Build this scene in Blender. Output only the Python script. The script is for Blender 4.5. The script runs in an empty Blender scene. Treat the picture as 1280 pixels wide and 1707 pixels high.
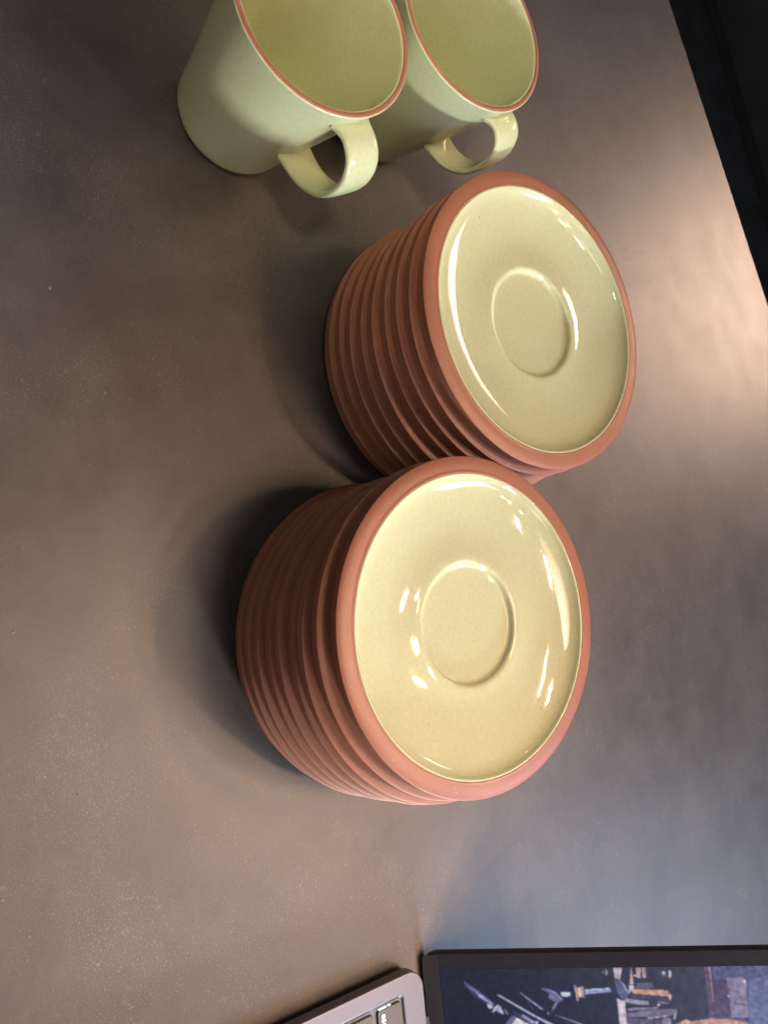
import bpy, bmesh, math, random
from mathutils import Vector, Matrix
from math import sin, cos, pi, radians

random.seed(7)
S = bpy.context.scene
COL = S.collection
CM = 0.01

# ------------------------------------------------------------------ camera, world, lights, exposure
cd = bpy.data.cameras.new('camera'); cam = bpy.data.objects.new('camera', cd); COL.objects.link(cam)
cd.sensor_fit = 'VERTICAL'; cd.sensor_height = 36.0; cd.sensor_width = 27.0
cd.lens = 36.0 * 1388.0 / 1707.0
cd.clip_start = 0.01; cd.clip_end = 60.0
cd.dof.use_dof = True; cd.dof.focus_distance = 0.43; cd.dof.aperture_fstop = 20.0
# image right / up / towards the viewer, in world axes (phone held sideways: image right is up)
cx = Vector((0.17963408, 0.78692364, 0.59032431))
cy = -Vector((0.9837335, -0.14369573, -0.10779582))
cz = -Vector((0.0, 0.6000856, -0.79993579))
cy = cz.cross(cx).normalized()
m = Matrix((cx, cy, cz)).transposed().to_4x4(); m.translation = Vector((0, -0.28172, 0.375546))
cam.matrix_world = m
S.camera = cam

w = bpy.data.worlds.new('World'); S.world = w; w.use_nodes = True
bg = w.node_tree.nodes['Background']
bg.inputs[0].default_value = (0.92, 0.96, 1.0, 1); bg.inputs[1].default_value = 0.042

def aim(o, target):
    d = Vector(target) - o.location
    o.rotation_euler = d.to_track_quat('-Z', 'Y').to_euler()

def area(name, loc, target, sx, sy, power, col):
    l = bpy.data.lights.new(name, 'AREA'); l.shape = 'RECTANGLE'; l.size = sx; l.size_y = sy
    l.energy = power; l.color = col
    o = bpy.data.objects.new(name, l); COL.objects.link(o); o.location = loc; aim(o, target); return o

def bulb(loc, power, col, r=0.012):
    l = bpy.data.lights.new('filament_light', 'POINT'); l.energy = power; l.color = col; l.shadow_soft_size = r
    o = bpy.data.objects.new('filament_light', l); COL.objects.link(o); o.location = loc; return o

# row of hooded tube filament bulbs over the far side of the table
for x, y, z in ((0.84, 0.72, 1.36), (0.02, 0.60, 1.30), (0.15, 0.76, 1.37), (0.30, 0.55, 1.28), (0.45, 0.74, 1.34), (0.60, 0.52, 1.25), (0.74, 0.62, 1.30)):
    o = area('filament_light', (x, y, z), (0.14 + x * .2, -0.10, 0), 0.075, 0.006, 0.155, (1.0, 0.62, 0.34)); o.data.spread = radians(52)
for x, y, z in ((-0.75, 0.5, 0.8), (-0.6, 0.8, 0.7)):
    bulb((x, y, z), 0.6, (1.0, 0.84, 0.66), 0.008)
# added soft-edged pools of warm light, no lamp known there
def pool(name, loc, target, size, power, col, spread):
    o = area(name, loc, target, size, size, power, col); o.data.shape = 'DISK'; o.data.spread = radians(spread); return o
pool('warm_pool_light', (0.30, 0.21, 1.26), (0.28, -0.17, 0), 0.56, 0.60, (1.0, 0.71, 0.56), 40)  # added so the table brightens at right and falls off leftward
pool('warm_pool_light', (-0.10, -0.40, 1.12), (-0.235, 0.02, 0.09), 0.24, 0.075, (1.0, 0.82, 0.54), 14)  # added narrow beam to brighten the mug interiors
area('warm_side_light', (0.60, -0.12, 0.48), (0.12, -0.2, 0), 0.22, 0.22, 0.8, (1.0, 0.78, 0.70))
area('cool_window_light', (1.35, 0.18, 0.30), (-0.2, -0.04, 0.06), 0.20, 0.12, 17.0, (0.90, 0.97, 0.97))
area('cool_far_window_light', (0.95, 0.85, 0.85), (0.1, 0.1, 0.0), 0.6, 0.4, 8.0, (0.38, 0.63, 1.0))
o = area('warm_wall_light', (-0.36, 1.74, 0.76), (-0.15, 0.47, 0), 0.5, 0.34, 0.36, (1.0, 0.68, 0.49)); o.data.spread = radians(19)
area('fill_light_behind_viewer', (0.05, -1.1, 0.60), (0.0, 0, 0.05), 0.8, 0.5, 1.0, (1.0, 0.90, 0.82))  # added fill for the saucer walls facing the viewer

S.cycles.diffuse_bounces = 8; S.cycles.max_bounces = 14
S.view_settings.view_transform = 'Standard'; S.view_settings.look = 'None'
S.view_settings.exposure = 0.35; S.view_settings.gamma = 1.0

# ------------------------------------------------------------------ materials
def mat(name):
    mt = bpy.data.materials.new(name); mt.use_nodes = True
    nt = mt.node_tree; return mt, nt, nt.nodes['Principled BSDF']

def N(nt, typ, **kw):
    n = nt.nodes.new(typ)
    for k, v in kw.items():
        if k in n.inputs.keys() if isinstance(k, str) else False: n.inputs[k].default_value = v
        else: setattr(n, k, v)
    return n

def noise(nt, co, scale, detail=4, rough=.55):
    n = nt.nodes.new('ShaderNodeTexNoise'); n.inputs['Scale'].default_value = scale
    n.inputs['Detail'].default_value = detail; n.inputs['Roughness'].default_value = rough
    nt.links.new(co, n.inputs['Vector']); return n.outputs['Fac']

def ramp(nt, fac, stops):
    r = nt.nodes.new('ShaderNodeValToRGB'); e = r.color_ramp.elements
    while len(e) < len(stops): e.new(0.5)
    for i, (p, c) in enumerate(stops):
        e[i].position = p; e[i].color = (*c, 1)
    nt.links.new(fac, r.inputs[0]); return r.outputs[0]

def mixc(nt, fac, a, b, mode='MIX'):
    n = nt.nodes.new('ShaderNodeMix'); n.data_type = 'RGBA'; n.blend_type = mode
    for s, v in ((0, fac), (6, a), (7, b)):
        if hasattr(v, 'is_output'): nt.links.new(v, n.inputs[s])
        elif s == 0: n.inputs[0].default_value = v
        else: n.inputs[s].default_value = (*v, 1)
    return n.outputs[2]

def bump(nt, h, strength, dist):
    b = nt.nodes.new('ShaderNodeBump'); b.inputs['Strength'].default_value = strength
    b.inputs['Distance'].default_value = dist; nt.links.new(h, b.inputs['Height']); return b.outputs[0]

def objco(nt):
    return nt.nodes.new('ShaderNodeTexCoord').outputs['Object']

def mk_table():
    mt, nt, p = mat('dark_stone_laminate'); co = objco(nt); L = nt.links.new
    big = noise(nt, co, 7, 5, .6); mid = noise(nt, co, 38, 6, .68); fine = noise(nt, co, 1100, 3, .7)
    c = ramp(nt, big, [(.32, (.056, .046, .043)), (.68, (.098, .083, .078))])
    c = mixc(nt, ramp(nt, mid, [(.35, (0, 0, 0)), (.72, (.75, .75, .75))]), c, (.107, .093, .088))
    c = mixc(nt, ramp(nt, noise(nt, co, 16, 5, .7), [(.50, (0, 0, 0)), (.68, (.55, .55, .55))]), c, (.058, .052, .052))
    # fine pale grit, thicker in patches
    patch_ = ramp(nt, noise(nt, co, 14, 4, .6), [(.42, (.15, .15, .15)), (.62, (1, 1, 1))])
    g = ramp(nt, fine, [(.56, (0, 0, 0)), (.70, (.85, .85, .85))])
    c = mixc(nt, mixc(nt, 1.0, g, patch_, 'MULTIPLY'), c, (.26, .24, .225))
    sc = ramp(nt, noise(nt, co, 210, 6, .8), [(.585, (0, 0, 0)), (.70, (.8, .8, .8))])
    c = mixc(nt, mixc(nt, 1.0, sc, patch_, 'MULTIPLY'), c, (.24, .22, .205))
    L(c, p.inputs['Base Color'])
    L(ramp(nt, mid, [(.3, (.41, .41, .41)), (.75, (.46, .46, .46))]), p.inputs['Roughness'])
    L(bump(nt, fine, .06, .0003), p.inputs['Normal'])
    p.inputs['Specular IOR Level'].default_value = .5
    return mt

def mixm(nt, v, k):
    n = nt.nodes.new('ShaderNodeMath'); n.operation = 'MULTIPLY'; nt.links.new(v, n.inputs[0]); n.inputs[1].default_value = k
    return n.outputs[0]

def mk_terracotta():
    mt, nt, p = mat('unglazed_terracotta'); co = objco(nt); L = nt.links.new
    oi = nt.nodes.new('ShaderNodeObjectInfo')
    a = noise(nt, co, 34, 5, .6); f = noise(nt, co, 900, 4, .75); g = noise(nt, co, 240, 3, .6)
    c = ramp(nt, a, [(.3, (.325, .128, .076)), (.7, (.395, .163, .100))])
    c = mixc(nt, mixm(nt, oi.outputs['Random'], .55), c, (.33, .125, .075))
    c = mixc(nt, ramp(nt, f, [(.55, (0, 0, 0)), (.80, (.55, .55, .55))]), c, (.24, .085, .05))
    c = mixc(nt, ramp(nt, f, [(.22, (.4, .4, .4)), (.42, (0, 0, 0))]), c, (.52, .25, .17))
    c = mixc(nt, ramp(nt, g, [(.70, (0, 0, 0)), (.76, (.35, .35, .35))]), c, (.56, .40, .30))
    L(c, p.inputs['Base Color'])
    p.inputs['Roughness'].default_value = .40
    L(bump(nt, f, .28, .0004), p.inputs['Normal'])
    return mt

def mk_glaze():
    mt, nt, p = mat('pale_green_cream_glaze'); co = objco(nt); L = nt.links.new
    a = noise(nt, co, 22, 3); f = noise(nt, co, 520, 4, .65); s = noise(nt, co, 60, 3)
    oi = nt.nodes.new('ShaderNodeObjectInfo')
    c = ramp(nt, a, [(.3, (.560, .592, .360)), (.7, (.612, .648, .415))])
    c = mixc(nt, mixm(nt, oi.outputs['Random'], .5), c, (.62, .605, .37))
    c = mixc(nt, ramp(nt, f, [(.48, (0, 0, 0)), (.80, (.40, .40, .40))]), c, (.48, .45, .23))
    c = mixc(nt, ramp(nt, f, [(.25, (.35, .35, .35)), (.45, (0, 0, 0))]), c, (.72, .74, .52))
    sp = noise(nt, co, 330, 2, .5)
    c = mixc(nt, ramp(nt, sp, [(.76, (0, 0, 0)), (.785, (.5, .5, .5))]), c, (.25, .18, .08))
    L(c, p.inputs['Base Color'])
    p.inputs['Roughness'].default_value = .045
    p.inputs['IOR'].default_value = 1.5
    L(bump(nt, s, .10, .0008), p.inputs['Normal'])
    return mt

def mk_plain(name, col, rough, metal=0.0, var=.12, scale=300, bmp=.05):
    mt, nt, p = mat(name); co = objco(nt); L = nt.links.new
    f = noise(nt, co, scale, 3)
    lo = tuple(max(0, v * (1 - var)) for v in col); hi = tuple(v * (1 + var) for v in col)
    L(ramp(nt, f, [(.3, lo), (.7, hi)]), p.inputs['Base Color'])
    p.inputs['Roughness'].default_value = rough; p.inputs['Metallic'].default_value = metal
    L(bump(nt, f, bmp, .0002), p.inputs['Normal'])
    return mt

def mk_emit(name, col, strength):
    mt, nt, p = mat(name)
    p.inputs['Base Color'].default_value = (*col, 1)
    p.inputs['Emission Color'].default_value = (*col, 1); p.inputs['Emission Strength'].default_value = strength
    return mt

def mk_screen():
    mt, nt, p = mat('lit_screen_picture'); L = nt.links.new
    at = nt.nodes.new('ShaderNodeAttribute'); at.attribute_name = 'picture'
    p.inputs['Base Color'].default_value = (.004, .004, .005, 1); p.inputs['Roughness'].default_value = .12
    L(at.outputs['Color'], p.inputs['Emission Color']); p.inputs['Emission Strength'].default_value = .95
    return mt

M_TABLE = mk_table(); M_TERRA = mk_terracotta(); M_GLAZE = mk_glaze(); M_SCREEN = mk_screen()
M_ALU = mk_plain('anodised_grey_aluminium', (.165, .163, .195), .46, .6, .04, 1500, .06)
M_ALU2 = mk_plain('keyboard_tray_aluminium', (.13, .14, .17), .44, .6, .04, 1500, .04)
M_KEY = mk_plain('key_plastic', (.105, .098, .098), .5, 0, .06, 1200, .05)
M_BEZ = mk_plain('glare_tinted_bezel_glass', (.036, .041, .064), .18, 0, .1, 200, 0)  # black glass, its bluish reflected glare put into the base colour
M_RUB = mk_plain('black_rubber', (.012, .012, .014), .5, 0, .1, 400, .03)
M_LEG = mk_emit('key_backlight', (.80, .95, 1.0), 1.1)
M_FLOOR = mk_plain('dark_floor', (.060, .054, .050), .55, 0, .25, 18, .1)
M_WALL = mk_plain('dark_painted_wall', (.030, .026, .025), .6, 0, .2, 14, .1)
M_DUST = mk_plain('pale_dust', (.19, .175, .165), .9, 0, .2, 400, 0)

# ------------------------------------------------------------------ helpers
def link(name, me, mats, parent=None, smooth=True):
    o = bpy.data.objects.new(name, me); COL.objects.link(o)
    for k in mats: me.materials.append(k)
    if smooth:
        for f in me.polygons: f.use_smooth = True
    if parent is not None: o.parent = parent
    return o

def tag(o, label, cat, group=None):
    o['label'] = label; o['category'] = cat
    if group: o['group'] = group
    return o

def empty(name, loc=(0, 0, 0), rz=0):
    o = bpy.data.objects.new(name, None); COL.objects.link(o); o.empty_display_size = .02
    o.location = loc; o.rotation_euler = (0, 0, rz); return o

def fillet(pts, per=6):
    """Catmull-Rom through (r, z) points."""
    out = []
    n = len(pts)
    for i in range(n - 1):
        p0 = pts[max(i - 1, 0)]; p1 = pts[i]; p2 = pts[i + 1]; p3 = pts[min(i + 2, n - 1)]
        for k in range(per):
            t = k / per
            out.append(tuple(.5 * (2 * b + (c - a) * t + (2 * a - 5 * b + 4 * c - d) * t * t + (3 * b - a - 3 * c + d) * t ** 3)
                             for a, b, c, d in zip(p0, p1, p2, p3)))
    out.append(tuple(pts[-1])); return out

def lathe(name, prof, seg=128, closed=False):
    """prof: (r, z) in cm, r may be 0 at the ends."""
    vs, fs, rings = [], [], []
    for r, z in prof:
        if r < 1e-4:
            rings.append([len(vs)]); vs.append((0, 0, z * CM))
        else:
            rings.append(list(range(len(vs), len(vs) + seg)))
            vs += [(r * cos(2 * pi * k / seg) * CM, r * sin(2 * pi * k / seg) * CM, z * CM) for k in range(seg)]
    pairs = list(zip(rings, rings[1:]))
    if closed: pairs.append((rings[-1], rings[0]))
    for a, b in pairs:
        for k in range(seg):
            j = (k + 1) % seg
            if len(a) == 1 and len(b) == 1: continue
            if len(a) == 1: fs.append((a[0], b[j], b[k]))
            elif len(b) == 1: fs.append((a[k], a[j], b[0]))
            else: fs.append((a[k], a[j], b[j], b[k]))
    me = bpy.data.meshes.new(name); me.from_pydata(vs, [], fs); me.update()
    bm = bmesh.new(); bm.from_mesh(me); bmesh.ops.recalc_face_normals(bm, faces=bm.faces); bm.to_mesh(me); bm.free()
    return me

def prism(name, poly, z0, z1, bev=0.0, segs=2, mw=None):
    """Upright prism over a polygon (metres), top and bottom edges bevelled."""
    bm = bmesh.new()
    vb = [bm.verts.new((x, y, z0)) for x, y in poly]; vt = [bm.verts.new((x, y, z1)) for x, y in poly]
    bm.faces.new(vb[::-1]); bm.faces.new(vt); n = len(poly)
    for i in range(n): bm.faces.new((vb[i], vb[(i + 1) % n], vt[(i + 1) % n], vt[i]))
    bmesh.ops.recalc_face_normals(bm, faces=bm.faces)
    if bev > 0:
        ed = [e for e in bm.edges if abs(e.verts[0].co.z - e.verts[1].co.z) < 1e-7]
        bmesh.ops.bevel(bm, geom=ed, offset=bev, segments=segs, profile=.5, affect='EDGES')
    if mw is not None: bmesh.ops.transform(bm, matrix=mw, verts=bm.verts)
    me = bpy.data.meshes.new(name); bm.to_mesh(me); bm.free(); return me

def rrect(x0, y0, x1, y1, r, seg=6):
    out = []
    for cx_, cy_, a0 in ((x1 - r, y1 - r, 0), (x0 + r, y1 - r, 90), (x0 + r, y0 + r, 180), (x1 - r, y0 + r, 270)):
        for k in range(seg + 1):
            a = radians(a0 + 90 * k / seg); out.append((cx_ + r * cos(a), cy_ + r * sin(a)))
    return out

# ------------------------------------------------------------------ the setting
def sheet(name, x0, y0, x1, y1, z, mt):
    me = bpy.data.meshes.new(name); me.from_pydata([(x0, y0, z), (x1, y0, z), (x1, y1, z), (x0, y1, z)], [], [(0, 1, 2, 3)])
    o = link(name, me, [mt], smooth=False); o['kind'] = 'structure'; return o
sheet('floor', -6, -6, 6, 6, -0.75, M_FLOOR)

wall = link('wall', prism('wall', [(-3.2, 0), (3.4, 0), (3.4, .12), (-3.2, .12)], -0.70, 1.7), [M_WALL], smooth=False)
wall.location = (-0.9, 1.925, 0); wall.rotation_euler = (0, 0, radians(11.2)); wall['kind'] = 'structure'
sk = link('plinth', prism('plinth', [(-3.2, .05), (3.4, .05), (3.4, .115), (-3.2, .115)], -0.749, -0.70), [M_WALL], wall, smooth=False)

# dark grey tabletop, far edge along d
d = Vector((.26308, -.96477, 0)); e = Vector((.96477, .26308, 0)); A = Vector((-.12, .467, 0))
corners = [A - e * 1.1, A + e * 1.15, A + e * 1.15 + d * 1.05, A - e * 1.1 + d * 1.05]
tab = link('table', prism('table', [(v.x, v.y) for v in corners], -0.034, 0.0, .0015, 2), [M_TABLE], smooth=False)
tag(tab, 'dark grey stone-like tabletop that everything stands on', 'table')

# small pale specks of dust lying on the tabletop
bm = bmesh.new()
def speck(x, y, r, h=.35):
    a0 = random.random() * 6.28; k = 6
    ring = [bm.verts.new((x + r * random.uniform(.6, 1.2) * cos(a0 + i * 2 * pi / k), y + r * random.uniform(.5, 1.0) * sin(a0 + i * 2 * pi / k), .00002)) for i in range(k)]
    top = bm.verts.new((x, y, r * h + .00004))
    for i in range(k): bm.faces.new((ring[i], ring[(i + 1) % k], top))
DUST_BIG = [(-0.2308, 0.2812, 0.00090), (-0.2388, 0.2739, 0.00050), (-0.0768, -0.1450, 0.00110), (-0.0782, -0.1552, 0.00040), (0.1167, 0.2503, 0.00090), (0.2941, 0.2549, 0.00110), (0.1053, 0.2834, 0.00030), (0.0214, -0.2017, 0.00100), (0.0518, -0.2000, 0.00060), (-0.0293, -0.1355, 0.00040), (-0.0446, -0.1579, 0.00060), (-0.1255, -0.1614, 0.00110), (-0.1666, -0.0206, 0.00050), (0.1461, -0.0435, 0.00060), (0.1681, -0.1487, 0.00070), (0.1595, -0.1576, 0.00060), (0.1446, -0.2165, 0.00060), (0.1397, -0.1734, 0.00050), (0.0956, -0.1883, 0.00090), (0.1392, -0.1747, 0.00040), (0.1675, -0.0279, 0.00090), (0.1667, -0.0256, 0.00060), (0.1261, -0.2237, 0.00080), (0.0293, -0.1563, 0.00040), (-0.1069, -0.1583, 0.00060), (-0.1549, -0.1044, 0.00060), (-0.1571, -0.1161, 0.00060)]
for x, y, r in DUST_BIG: speck(x, y, r)
for i in range(600):
    x = random.uniform(-.42, .36); y = random.uniform(-.26, .40)
    speck(x, y, random.choice((.00007, .00009, .00012, .00016)) * random.uniform(.7, 1.2))
me = bpy.data.meshes.new('dust'); bm.to_mesh(me); bm.free()
dust = link('dust', me, [M_DUST], smooth=False); dust['kind'] = 'stuff'
dust['label'] = 'tiny pale dust specks scattered over the dark tabletop'; dust['category'] = 'dust'

# ------------------------------------------------------------------ saucers
body_prof = ([(0, .30), (3.3, .30), (3.45, .02), (3.62, 0), (3.85, 0), (4.0, .05)] +
             fillet([(4.4, .12), (5.6, .26), (6.6, .44), (7.3, .58)], 4) +
             [(7.70, .61), (7.770, .628), (7.795, .645), (7.803, .675), (7.806, .71), (7.812, .76), (7.835, 1.00), (7.865, 1.24), (7.885, 1.31), (7.925, 1.345), (7.972, 1.370), (7.995, 1.398), (8.0, 1.425), (7.994, 1.438), (7.972, 1.449)] +
             [(7.90, 1.480), (7.78, 1.512), (7.6, 1.538), (7.42, 1.548), (7.34, 1.545), (7.29, 1.548), (7.25, 1.562), (7.21, 1.570), (7.17, 1.55), (7.13, 1.49)] +
             fillet([(7.0, 1.30), (6.6, 1.00), (5.4, .72), (4.6, .66), (3.6, .66)], 4) + [(2.8, .45), (0, .45)])
glaze_prof = ([(7.165, 1.44), (7.185, 1.51), (7.165, 1.556), (7.12, 1.565)] +
              fillet([(7.07, 1.545), (7.01, 1.48), (6.92, 1.375), (6.72, 1.235), (6.4, 1.11), (5.9, .985), (5.4, .89), (4.9, .825), (4.45, .80), (4.0, .815), (3.6, .845), (3.3, .875), (3.08, .882)], 5) +
              fillet([(2.97, .86), (2.90, .81), (2.84, .71), (2.76, .64), (2.62, .61), (2.2, .602), (1.2, .60)], 4) + [(0, .60)])
body_me = lathe('saucer_body', body_prof, 160); glaze_me = lathe('saucer_glaze', glaze_prof, 160)
body_me.materials.append(M_TERRA); glaze_me.materials.append(M_GLAZE)
for me in (body_me, glaze_me):
    for f in me.polygons: f.use_smooth = True

def make_saucer():
    r = empty('saucer')
    for nm, me in (('terracotta_body', body_me), ('glazed_dish', glaze_me)):
        o = bpy.data.objects.new(nm, me); COL.objects.link(o); o.parent = r
    return r
def copy_tree(o, parent=None):
    c = o.copy(); COL.objects.link(c)
    if parent is not None: c.parent = parent
    for ch in list(o.children): copy_tree(ch, c)
    return c

ORD = ['bottom', 'second', 'third', 'fourth', 'fifth', 'sixth', 'seventh', 'eighth', 'top']
STACKS = [
    ('beside the two mugs', 'saucers stacked beside the mugs', [(-7.774, 5.224), (-7.924, 5.265), (-7.758, 5.339), (-7.801, 5.482), (-7.913, 5.633), (-8.143, 5.797), (-8.286, 5.928), (-8.40, 6.117), (-8.534, 6.35)]),
    ('nearest the laptop', 'saucers stacked nearest the laptop', [(6.26, -2.946), (6.414, -2.975), (6.382, -2.97), (6.386, -2.788), (6.314, -2.745), (6.382, -2.55), (6.194, -2.553), (5.988, -2.305), (5.973, -1.895)]),
]
proto = None
for where, grp, pos in STACKS:
    for k, (x, y) in enumerate(pos):
        if proto is None: proto = make_saucer(); o = proto
        else: o = copy_tree(proto)
        o.location = (x * CM, y * CM, k * .8478 * CM + .0001)
        o.rotation_euler = (random.uniform(-.0028, .0028), random.uniform(-.0028, .0028), random.random() * 6.28)
        q = random.uniform(.996, 1.003); o.scale = (q, q * random.uniform(.998, 1.002), 1)
        if k == 8: lab = 'pale cream-green saucer with terracotta rim, top of the stack ' + where
        elif k == 0: lab = 'terracotta saucer on the tabletop at the bottom of the stack ' + where
        else: lab = 'terracotta-edged saucer, %s from the bottom of the stack %s' % (ORD[k], where)
        tag(o, lab, 'saucer', grp)

# ------------------------------------------------------------------ mugs
def strip_sweep(name, rz, width, thick):
    """flat strap handle in the radial plane (x = radius, z = height), cm."""
    c = fillet(rz, 8); n = len(c); vs, fs = [], []; K = 16
    for i, (r, z) in enumerate(c):
        a = c[max(i - 1, 0)]; b = c[min(i + 1, n - 1)]
        tx, tz = b[0] - a[0], b[1] - a[1]; l = math.hypot(tx, tz); tx /= l; tz /= l
        nx, nz = tz, -tx
        t = i / (n - 1); fl = 1 + .22 * max(0, 1 - t / .12) ** 2 + .08 * max(0, 1 - (1 - t) / .14) ** 2
        wdt = width * fl; th = thick * (1 + .35 * max(0, 1 - t / .1) + .35 * max(0, 1 - (1 - t) / .1))
        for k in range(K):
            q = 2 * pi * k / K
            ca, sa = cos(q), sin(q)
            ex = 2 / 3.4
            py = math.copysign(abs(ca) ** ex, ca) * wdt / 2; pn = math.copysign(abs(sa) ** ex, sa) * th / 2
            vs.append(((r + nx * pn) * CM, py * CM, (z + nz * pn) * CM))
    for i in range(n - 1):
        for k in range(K):
            j = (k + 1) % K
            fs.append((i * K + k, i * K + j, (i + 1) * K + j, (i + 1) * K + k))
    fs.append(tuple(range(K))); fs.append(tuple((n - 1) * K + k for k in range(K)))
    me = bpy.data.meshes.new(name); me.from_pydata(vs, [], fs); me.update()
    bm = bmesh.new(); bm.from_mesh(me); bmesh.ops.recalc_face_normals(bm, faces=bm.faces); bm.to_mesh(me); bm.free()
    return me

mug_prof = ([(0, .12), (2.2, .12), (2.35, 0), (2.6, 0)] + fillet([(2.72, .03), (2.95, .22), (3.10, .55), (3.19, 1.0), (3.42, 2.6), (3.80, 5.0), (4.15, 7.2), (4.40, 8.7), (4.50, 9.25)], 5) +
            [(4.528, 9.36), (4.525, 9.42), (4.49, 9.45), (4.44, 9.445), (4.30, 9.44), (4.25, 9.45), (4.21, 9.44), (4.18, 9.40)] +
            fillet([(4.15, 9.30), (4.05, 8.7), (3.80, 7.0), (3.45, 4.8), (3.08, 2.4), (2.85, 1.1), (2.5, .72), (1.5, .62)], 5) + [(0, .6)])
rim_prof = [(4.50, 9.435), (4.475, 9.475), (4.43, 9.495), (4.36, 9.50), (4.30, 9.49), (4.26, 9.465), (4.25, 9.43), (4.37, 9.40)]
mug_me = lathe('mug_body', mug_prof, 128); rim_me = lathe('mug_rim', rim_prof, 128, closed=True)
def make_mug(loc, phi, k):
    r = empty('mug', (loc[0] * CM, loc[1] * CM, .0001), radians(phi))
    for nm, me, mt in (('mug_body', mug_me, M_GLAZE), ('rim_band', rim_me, M_TERRA)):
        o = bpy.data.objects.new(nm, me); COL.objects.link(o); o.parent = r
        if not me.materials: me.materials.append(mt)
        for f in me.polygons: f.use_smooth = True
    rz = [(4.2, 8.40), (5.1, 8.58), (5.95, 8.28), (6.5, 7.5), (6.6, 6.5), (6.3, 5.5), (5.6, 4.7), (4.7, 4.2), (3.55, 3.9)]
    rz = [(3.9 + (a - 3.9) * k if a > 4.3 else a, b) for a, b in rz]
    link('handle', strip_sweep('handle', rz, 1.95, .40), [M_GLAZE], r)
    return r
tag(make_mug((-21.686, -5.356), 15, .96), 'pale green mug nearer the camera, its brighter lit side facing the saucers', 'mug', 'mugs beside the saucers')
tag(make_mug((-23.357, 4.11), 21, .80), 'pale green mug standing behind the other mug, partly hidden by it', 'mug', 'mugs beside the saucers')

# ------------------------------------------------------------------ laptop (local axes: x along the hinge, y away from the user, z up; cm)
lap = empty('laptop', (.2341, -.0776, .0), -math.atan2(.10122, .99486))
tag(lap, 'open grey laptop with black keys, screen showing kitchen tools and a bottle', 'laptop')
W, D0, D1 = 31.3, -18.1, 3.95
def P(poly): return [(x * CM, y * CM) for x, y in poly]
TX0, TX1, TY0, TY1 = .90, 30.4, -8.0, 2.62        # keyboard tray
# base: a slab with a tray cut into its top
bm = bmesh.new()
outer = P(rrect(0, D0, W, D1, .95, 8)); inner = P(rrect(TX0, TY0, TX1, TY1, .22, 8))
def loop(poly, z): return [bm.verts.new((x, y, z * CM)) for x, y in poly]
def inset(poly, q):
    cxx = sum(p[0] for p in poly) / len(poly); cyy = sum(p[1] for p in poly) / len(poly)
    hx = max(p[0] for p in poly) - cxx; hy = max(p[1] for p in poly) - cyy
    return [(cxx + (x - cxx) * (hx - q * CM) / hx, cyy + (y - cyy) * (hy - q * CM) / hy) for x, y in poly]
L0 = loop(inset(outer, .55), .12); L1 = loop(inset(outer, .15), .30); L2 = loop(outer, .55); L3 = loop(outer, 1.14); L4 = loop(inset(outer, .035), 1.19); L5 = loop(inset(outer, .08), 1.20)
I0 = loop(inset(inner, -.05), 1.20); I1 = loop(inner, 1.185); I2 = loop(inset(inner, .10), 1.09); I3 = loop(inset(inner, .14), 1.08)
n = len(outer)
bm.faces.new(L0[::-1])
for a, b in ((L0, L1), (L1, L2), (L2, L3), (L3, L4), (L4, L5), (L5, I0), (I0, I1), (I1, I2), (I2, I3)):
    for i in range(n):
        f = bm.faces.new((a[i], a[(i + 1) % n], b[(i + 1) % n], b[i]))
        if a in (I1, I2): f.material_index = 1
f = bm.faces.new(I3); f.material_index = 1
bmesh.ops.recalc_face_normals(bm, faces=bm.faces)
me = bpy.data.meshes.new('base'); bm.to_mesh(me); bm.free()
base = link('base', me, [M_ALU, M_ALU2], lap, smooth=False)
for k in ((1.6, D0 + 1.6), (W - 1.6, D0 + 1.6), (1.6, D1 - 1.8), (W - 1.6, D1 - 1.8)):
    link('foot', prism('foot', P([(k[0] + .6 * cos(q * pi / 6), k[1] + .6 * sin(q * pi / 6)) for q in range(12)]), 0.0001, .0013), [M_RUB], base, smooth=False)
link('trackpad', prism('trackpad', P(rrect(9.6, -16.9, 21.7, -9.0, .5)), .0119, .01206, .0001, 1), [M_ALU], lap, smooth=False)

# keys: esc row first
rows = [(0.94, 2.44)] + [(0.66 - 1.80 * i - 1.52, 0.66 - 1.80 * i) for i in range(5)]
key_cache = {}
def key(x0, x1, y0, y1):
    wd, hd_ = round(x1 - x0, 3), round(y1 - y0, 3)
    if (wd, hd_) not in key_cache:
        q = prism('key', P(rrect(0, 0, wd, hd_, .13, 4)), .0, .00135, .0003, 2); q.materials.append(M_KEY); key_cache[(wd, hd_)] = q
    o = bpy.data.objects.new('key', key_cache[(wd, hd_)]); COL.objects.link(o); o.parent = lap
    o.location = (x0 * CM, y0 * CM, .01082); return o
widths = [[2.62] + [1.72] * 13, [1.62] * 13 + [2.55], [2.45] + [1.62] * 12 + [1.70], [2.95] + [1.62] * 11 + [2.90], [3.85] + [1.62] * 10 + [3.80], [1.62, 1.62, 1.62, 2.05, 9.0, 2.05, 1.62, 1.62, 1.62, 1.62]]
esc = None
for (y0, y1), ws in zip(rows, widths):
    gap = (TX1 - .25 - (TX0 + .27) - sum(ws)) / (len(ws) - 1); x = TX0 + .27
    for wd in ws:
        kx = key(x, x + wd, y0, y1); x += wd + gap
        if esc is None: esc = kx
def text_mesh(body, size):
    c = bpy.data.curves.new('text', 'FONT'); c.body = body; c.size = size; c.extrude = .00002; c.space_character = 1.08; c.offset = size * .012
    o = bpy.data.objects.new('text', c); COL.objects.link(o)
    dg = bpy.context.evaluated_depsgraph_get(); me = bpy.data.meshes.new_from_object(o.evaluated_get(dg))
    bpy.data.objects.remove(o); return me
esc['label'] = 'escape key with lit lettering'
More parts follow.
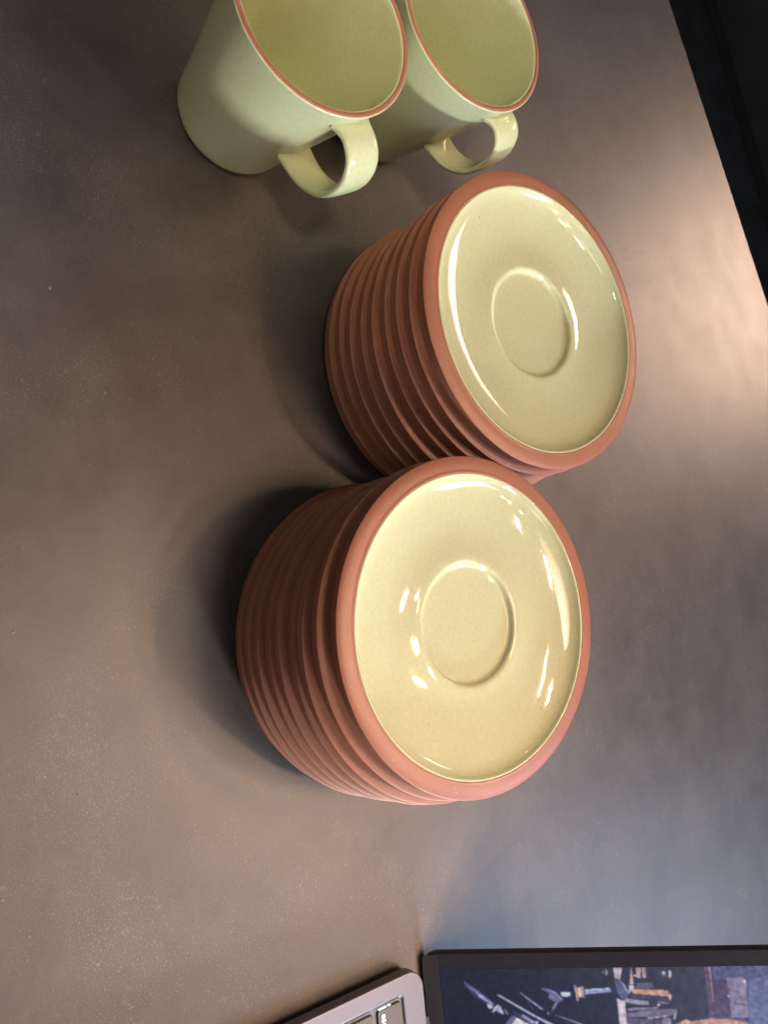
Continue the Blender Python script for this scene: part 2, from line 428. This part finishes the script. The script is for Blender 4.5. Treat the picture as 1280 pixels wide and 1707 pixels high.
lt = link('key_legend', text_mesh('esc', .0046), [M_LEG], esc, smooth=False); lt.location = (.0020, .0022, .00138)
for y0, y1 in ((.10, .58), (.68, .84)):
    link('backlight_glow', prism('backlight_glow', P([(-.075, y0), (-.03, y0), (-.03, y1), (-.075, y1)]), .0002, .0010), [M_LEG], esc, smooth=False)

# lid: leans back about 43 degrees, hinged at the rear edge
TILT = math.atan2(9.93, 10.64)
lid = empty('screen_lid', (0, .0488, .0045)); lid.parent = lap
# lid local axes: x across, z up along the lid, y = thickness (towards the back)
lid.rotation_euler = (-TILT, 0, 0)
R = Matrix.Rotation(radians(90), 4, 'X')
LH0, LH1, LX0, LX1 = -.36, 21.6, -.13, 31.43
shell = link('lid_shell', prism('lid_shell', P(rrect(LX0, LH0, LX1, LH1, .95, 8)), -.0046, -.0003, .0009, 3, R), [M_RUB], lid, smooth=False)
bez = link('bezel', prism('bezel', P(rrect(LX0 + .07, LH0 + .07, LX1 - .07, LH1 - .07, .9, 8)), -.0004, .0002, .0001, 1, R), [M_BEZ], lid, smooth=False)
link('chin', prism('chin', P(rrect(LX0 + .09, LH0 + .1, LX1 - .09, .58, .3, 4)), .0001, .00028, .00004, 1, R), [mk_plain('chin_strip', (.045, .05, .065), .25, 0, .05, 200, 0)], lid, smooth=False)
hin = link('hinge', prism('hinge', P(rrect(2.65, 3.62, 28.6, 4.35, .3, 4)), .0035, .0098, .001, 2), [M_RUB], lap, smooth=False)

POLYS = [
    ([(0.71, 14.53), (0.70, 17.27), (3.86, 16.89), (3.86, 14.40), (1.34, 14.61)], (98, 100, 140)),
    ([(1.39, 16.27), (1.19, 17.21), (3.86, 16.89), (3.86, 15.97)], (118, 126, 172)),
    ([(1.63, 1.93), (2.00, 2.51), (2.60, 3.25), (2.53, 2.94), (2.18, 2.42)], (62, 68, 104)),
    ([(1.34, 1.90), (1.94, 2.72), (2.49, 3.38), (2.62, 3.32), (2.00, 2.51), (1.63, 1.93)], (108, 116, 158)),
    ([(1.91, 2.42), (1.94, 2.54), (2.02, 2.59), (2.10, 2.74), (2.57, 3.33), (2.60, 3.25), (2.18, 2.65)], (178, 184, 220)),
    ([(2.56, 2.97), (2.55, 3.13), (2.66, 3.32), (2.76, 3.23), (2.80, 3.07)], (205, 200, 215)),
    ([(2.61, 3.68), (3.07, 3.87), (3.07, 3.75), (2.88, 3.46)], (190, 195, 225)),
    ([(2.95, 3.21), (2.76, 3.31), (2.57, 3.53), (2.57, 3.69), (2.76, 3.55), (2.99, 3.28)], (218, 212, 226)),
    ([(2.76, 3.90), (3.05, 4.07), (3.11, 4.00), (2.91, 3.91)], (170, 175, 205)),
    ([(2.88, 4.28), (2.99, 4.47), (3.57, 5.38), (3.57, 5.19)], (130, 136, 176)),
    ([(3.59, 3.85), (3.15, 4.22), (3.11, 4.42), (3.22, 4.44), (3.59, 4.13)], (112, 118, 156)),
    ([(3.84, 4.14), (3.59, 4.17), (3.22, 4.48), (3.57, 5.11), (3.83, 5.16)], (235, 230, 238)),
    ([(3.11, 4.73), (3.07, 4.85), (3.45, 5.40), (3.57, 5.31)], (172, 175, 206)),
    ([(3.41, 5.44), (3.45, 5.61), (3.59, 5.54), (3.59, 5.38)], (200, 205, 230)),
    ([(2.25, 5.06), (2.34, 5.13), (2.80, 5.41), (2.82, 5.35)], (92, 97, 132)),
    ([(1.92, 4.74), (1.96, 4.85), (2.80, 5.93), (2.87, 5.85), (2.23, 5.06)], (168, 176, 214)),
    ([(2.10, 3.58), (2.03, 3.66), (3.22, 5.65), (3.53, 6.28), (3.72, 6.72), (3.72, 6.34), (3.49, 5.90), (3.22, 5.42)], (188, 196, 234)),
    ([(3.09, 6.43), (3.11, 6.56), (3.56, 7.83), (3.89, 8.53), (3.59, 7.72)], (176, 184, 220)),
    ([(1.75, 6.13), (1.60, 7.63), (2.39, 7.65), (2.36, 6.96)], (50, 54, 84)),
    ([(1.75, 5.91), (1.78, 6.23), (1.96, 6.64), (2.33, 6.97), (2.45, 6.80), (2.41, 6.48), (2.22, 6.23), (2.04, 6.31)], (108, 113, 154)),
    ([(1.74, 5.91), (1.77, 6.23), (1.94, 6.64), (2.33, 6.98), (2.36, 6.91), (2.00, 6.58), (1.81, 6.20)], (160, 166, 205)),
    ([(2.43, 6.69), (2.70, 6.56), (2.98, 6.31), (2.70, 6.40), (2.43, 6.61)], (150, 156, 196)),
    ([(2.98, 6.12), (2.98, 6.20), (3.05, 6.20), (3.05, 6.12)], (235, 235, 248)),
    ([(1.96, 6.90), (1.94, 7.38), (2.12, 7.39), (2.19, 7.14), (2.15, 6.93)], (205, 226, 235)),
    ([(1.59, 7.63), (1.60, 7.71), (2.36, 7.78), (2.41, 7.67)], (218, 188, 182)),
    ([(1.71, 7.72), (1.67, 8.10), (2.13, 8.10), (2.23, 8.14), (2.23, 7.77)], (196, 168, 166)),
    ([(1.73, 7.83), (1.71, 7.96), (2.18, 7.94), (2.19, 7.83)], (226, 205, 200)),
    ([(1.82, 8.16), (1.75, 9.39), (1.90, 9.53), (1.95, 9.37), (2.05, 8.16)], (140, 148, 215)),
    ([(1.82, 8.16), (1.75, 9.39), (1.82, 9.46), (1.89, 8.15)], (212, 218, 246)),
    ([(1.98, 8.17), (1.90, 9.38), (1.93, 9.50), (2.05, 8.16)], (190, 196, 232)),
    ([(0.78, 9.27), (0.89, 9.39), (1.07, 9.37), (1.12, 9.26), (0.94, 9.33)], (180, 190, 216)),
    ([(0.91, 9.15), (0.89, 9.24), (0.99, 9.25), (1.02, 9.15)], (140, 150, 185)),
    ([(0.75, 9.72), (0.76, 10.15), (1.33, 9.99), (1.30, 9.73)], (208, 192, 205)),
    ([(1.32, 9.72), (1.32, 9.94), (1.62, 10.17), (2.01, 10.32), (2.41, 10.18), (2.24, 9.90), (1.91, 9.74)], (104, 107, 150)),
    ([(1.32, 9.94), (1.60, 10.18), (2.01, 10.35), (2.05, 10.30), (1.62, 10.11)], (196, 202, 230)),
    ([(2.27, 9.71), (2.34, 9.86), (2.39, 10.13), (3.59, 10.12), (4.01, 10.13), (4.01, 9.73), (3.59, 9.71)], (224, 209, 226)),
    ([(0.76, 10.59), (0.76, 10.64), (1.59, 10.63), (1.59, 10.43)], (226, 196, 190)),
    ([(1.62, 10.41), (1.64, 10.64), (1.80, 10.64), (2.05, 10.32), (1.75, 10.38)], (200, 205, 236)),
    ([(1.09, 10.65), (1.10, 10.82), (1.18, 10.81), (1.16, 10.65)], (230, 228, 238)),
    ([(0.75, 10.82), (0.75, 11.06), (1.26, 11.04), (1.26, 10.82)], (206, 181, 186)),
    ([(0.75, 11.11), (0.76, 11.31), (1.25, 11.30), (1.26, 11.09)], (188, 163, 173)),
    ([(0.91, 12.14), (0.91, 12.27), (1.17, 12.27), (1.17, 12.08)], (120, 126, 160)),
    ([(0.99, 12.13), (0.99, 12.22), (1.08, 12.21), (1.08, 12.12)], (230, 234, 248)),
    ([(0.90, 12.44), (0.92, 12.54), (1.05, 12.56), (1.26, 12.51), (1.24, 12.40)], (236, 238, 248)),
    ([(1.52, 10.80), (1.48, 11.59), (1.79, 11.61), (1.77, 10.71)], (112, 112, 138)),
    ([(2.05, 10.41), (2.25, 12.29), (2.43, 12.29), (2.23, 10.33)], (84, 80, 104)),
    ([(1.82, 10.51), (1.80, 10.67), (1.89, 12.29), (2.06, 12.32), (2.09, 12.43), (2.22, 12.43), (2.03, 10.51)], (216, 170, 150)),
    ([(2.07, 12.31), (2.09, 12.43), (2.35, 12.40), (2.42, 12.31), (2.22, 12.28)], (225, 195, 190)),
    ([(2.27, 10.19), (2.43, 11.25), (2.64, 11.28), (2.50, 10.13)], (172, 167, 192)),
    ([(2.45, 11.74), (2.51, 12.26), (2.56, 12.24), (2.49, 11.76)], (200, 195, 216)),
    ([(2.51, 11.70), (2.56, 11.84), (2.67, 11.83), (2.64, 11.68)], (222, 222, 236)),
    ([(2.77, 10.17), (2.71, 11.71), (2.79, 11.75), (2.90, 10.19)], (150, 148, 182)),
    ([(3.00, 10.14), (2.84, 11.43), (2.81, 12.57), (2.94, 12.63), (3.10, 12.57), (3.23, 11.06), (3.23, 10.15)], (134, 124, 150)),
    ([(3.23, 10.08), (3.31, 11.05), (3.36, 11.86), (4.01, 11.69), (4.01, 10.09)], (104, 99, 128)),
    ([(3.24, 11.13), (3.13, 12.18), (3.18, 12.17), (3.31, 11.15)], (204, 200, 220)),
    ([(3.03, 12.51), (3.03, 12.59), (3.33, 12.48), (3.31, 12.38)], (216, 200, 216)),
    ([(3.26, 11.90), (3.26, 12.29), (3.52, 12.29), (3.85, 12.22), (3.85, 11.71)], (158, 143, 163)),
    ([(0.75, 14.21), (0.73, 14.50), (3.20, 14.46), (3.86, 14.40), (3.87, 14.11), (3.24, 14.17)], (112, 97, 126)),
    ([(0.73, 14.41), (0.73, 14.49), (1.33, 14.47), (2.46, 14.48), (2.46, 14.44)], (216, 166, 166)),
    ([(1.38, 14.61), (1.34, 15.20), (3.16, 15.19), (3.20, 14.46)], (100, 87, 120)),
    ([(1.32, 15.21), (1.26, 16.00), (1.43, 16.12), (3.22, 16.03), (3.20, 15.21), (2.42, 15.26)], (148, 138, 168)),
    ([(2.48, 15.37), (2.63, 16.00), (2.68, 15.99), (2.58, 15.52)], (104, 98, 134)),
    ([(1.41, 16.00), (1.43, 16.10), (1.58, 16.07), (1.53, 15.99)], (240, 240, 250)),
    ([(2.09, 15.18), (2.21, 15.24), (2.29, 15.21), (2.21, 15.16)], (215, 210, 228)),
    ([(3.16, 15.23), (3.17, 16.02), (3.22, 16.01), (3.22, 15.22)], (190, 185, 216)),
    ([(3.87, 12.18), (3.58, 12.46), (3.33, 12.99), (3.43, 13.22), (3.27, 14.22), (3.33, 15.23), (3.49, 15.94), (3.86, 16.01)], (206, 162, 150)),
    ([(3.33, 12.99), (3.43, 13.22), (3.58, 13.08), (3.51, 12.72)], (224, 184, 170)),
]
SX0, SX1, SZ0, SZ1 = .72, 30.6, .64, 20.9
import numpy as np
FX1, STEP = 4.6, .04
nx, nz = int(round((FX1 - SX0) / STEP)) + 1, int(round((SZ1 - SZ0) / STEP)) + 1
gx, gz = np.meshgrid(np.linspace(SX0, FX1, nx), np.linspace(SZ0, SZ1, nz))
def back(x, z):
    a = np.clip((z - 1) / 16, 0, 1); b = np.clip((x - SX0) / 6, 0, 1)
    return np.stack([40 + 50 * a ** 1.3 - 8 * b, 44 + 46 * a ** 1.3 - 6 * b, 60 + 54 * a ** 1.3 - 4 * b], -1)
rng = np.random.default_rng(3)
def blur(c, n):
    for _ in range(n):
        p = np.pad(c, ((1, 1), (1, 1), (0, 0)), 'edge')
        c = (p[:-2, 1:-1] + p[2:, 1:-1] + p[1:-1, :-2] + p[1:-1, 2:] + 2 * p[1:-1, 1:-1]) / 6
    return c
img = back(gx, gz)
for pts, c in POLYS:
    ins = np.zeros(gx.shape, bool); q = pts[-1]
    for p in pts:
        if p[1] != q[1]:
            hit = ((p[1] > gz) != (q[1] > gz)) & (gx < (q[0] - p[0]) * (gz - p[1]) / (q[1] - p[1]) + p[0]); ins ^= hit
        q = p
    soft = blur(ins[..., None].astype(float), 1)
    k = blur(rng.normal(0, 1, (nz, nx, 1)), 6); k = 1 + .06 * k / max(1e-6, k.std())
    img = img * (1 - soft * .94) + np.array(c) * np.clip(k, .6, 1.35) * soft * .94
k = blur(rng.normal(0, 1, (nz, nx, 1)), 14); img = blur(img, 1) * (1 + .03 * k / k.std()) + rng.normal(0, 1.6, (nz, nx, 3))
img = np.clip(img, 2, 252) / 255
GAIN = .72
lin_ = np.where(img < .04045, img / 12.92, ((img + .055) / 1.055) ** 2.4) * GAIN
vs = [(x * CM, -.00030, z * CM) for x, z in zip(gx.ravel(), gz.ravel())]
cols = [tuple(v) for v in lin_.reshape(-1, 3)]
fs = [(j * nx + i, j * nx + i + 1, (j + 1) * nx + i + 1, (j + 1) * nx + i) for j in range(nz - 1) for i in range(nx - 1)]
for z in (SZ0, SZ1):
    for x in (FX1 + .001, SX1):
        vs.append((x * CM, -.00030, z * CM)); cols.append((.030, .033, .07) if z == SZ0 else (.11, .12, .24))
k0 = len(vs) - 4; fs.append((k0, k0 + 1, k0 + 3, k0 + 2))
me = bpy.data.meshes.new('screen'); me.from_pydata(vs, [], fs); me.update()
at = me.color_attributes.new('picture', 'FLOAT_COLOR', 'POINT')
at.data.foreach_set('color', [q for c in cols for q in (*c, 1.0)])
link('screen', me, [M_SCREEN], lid, smooth=False)
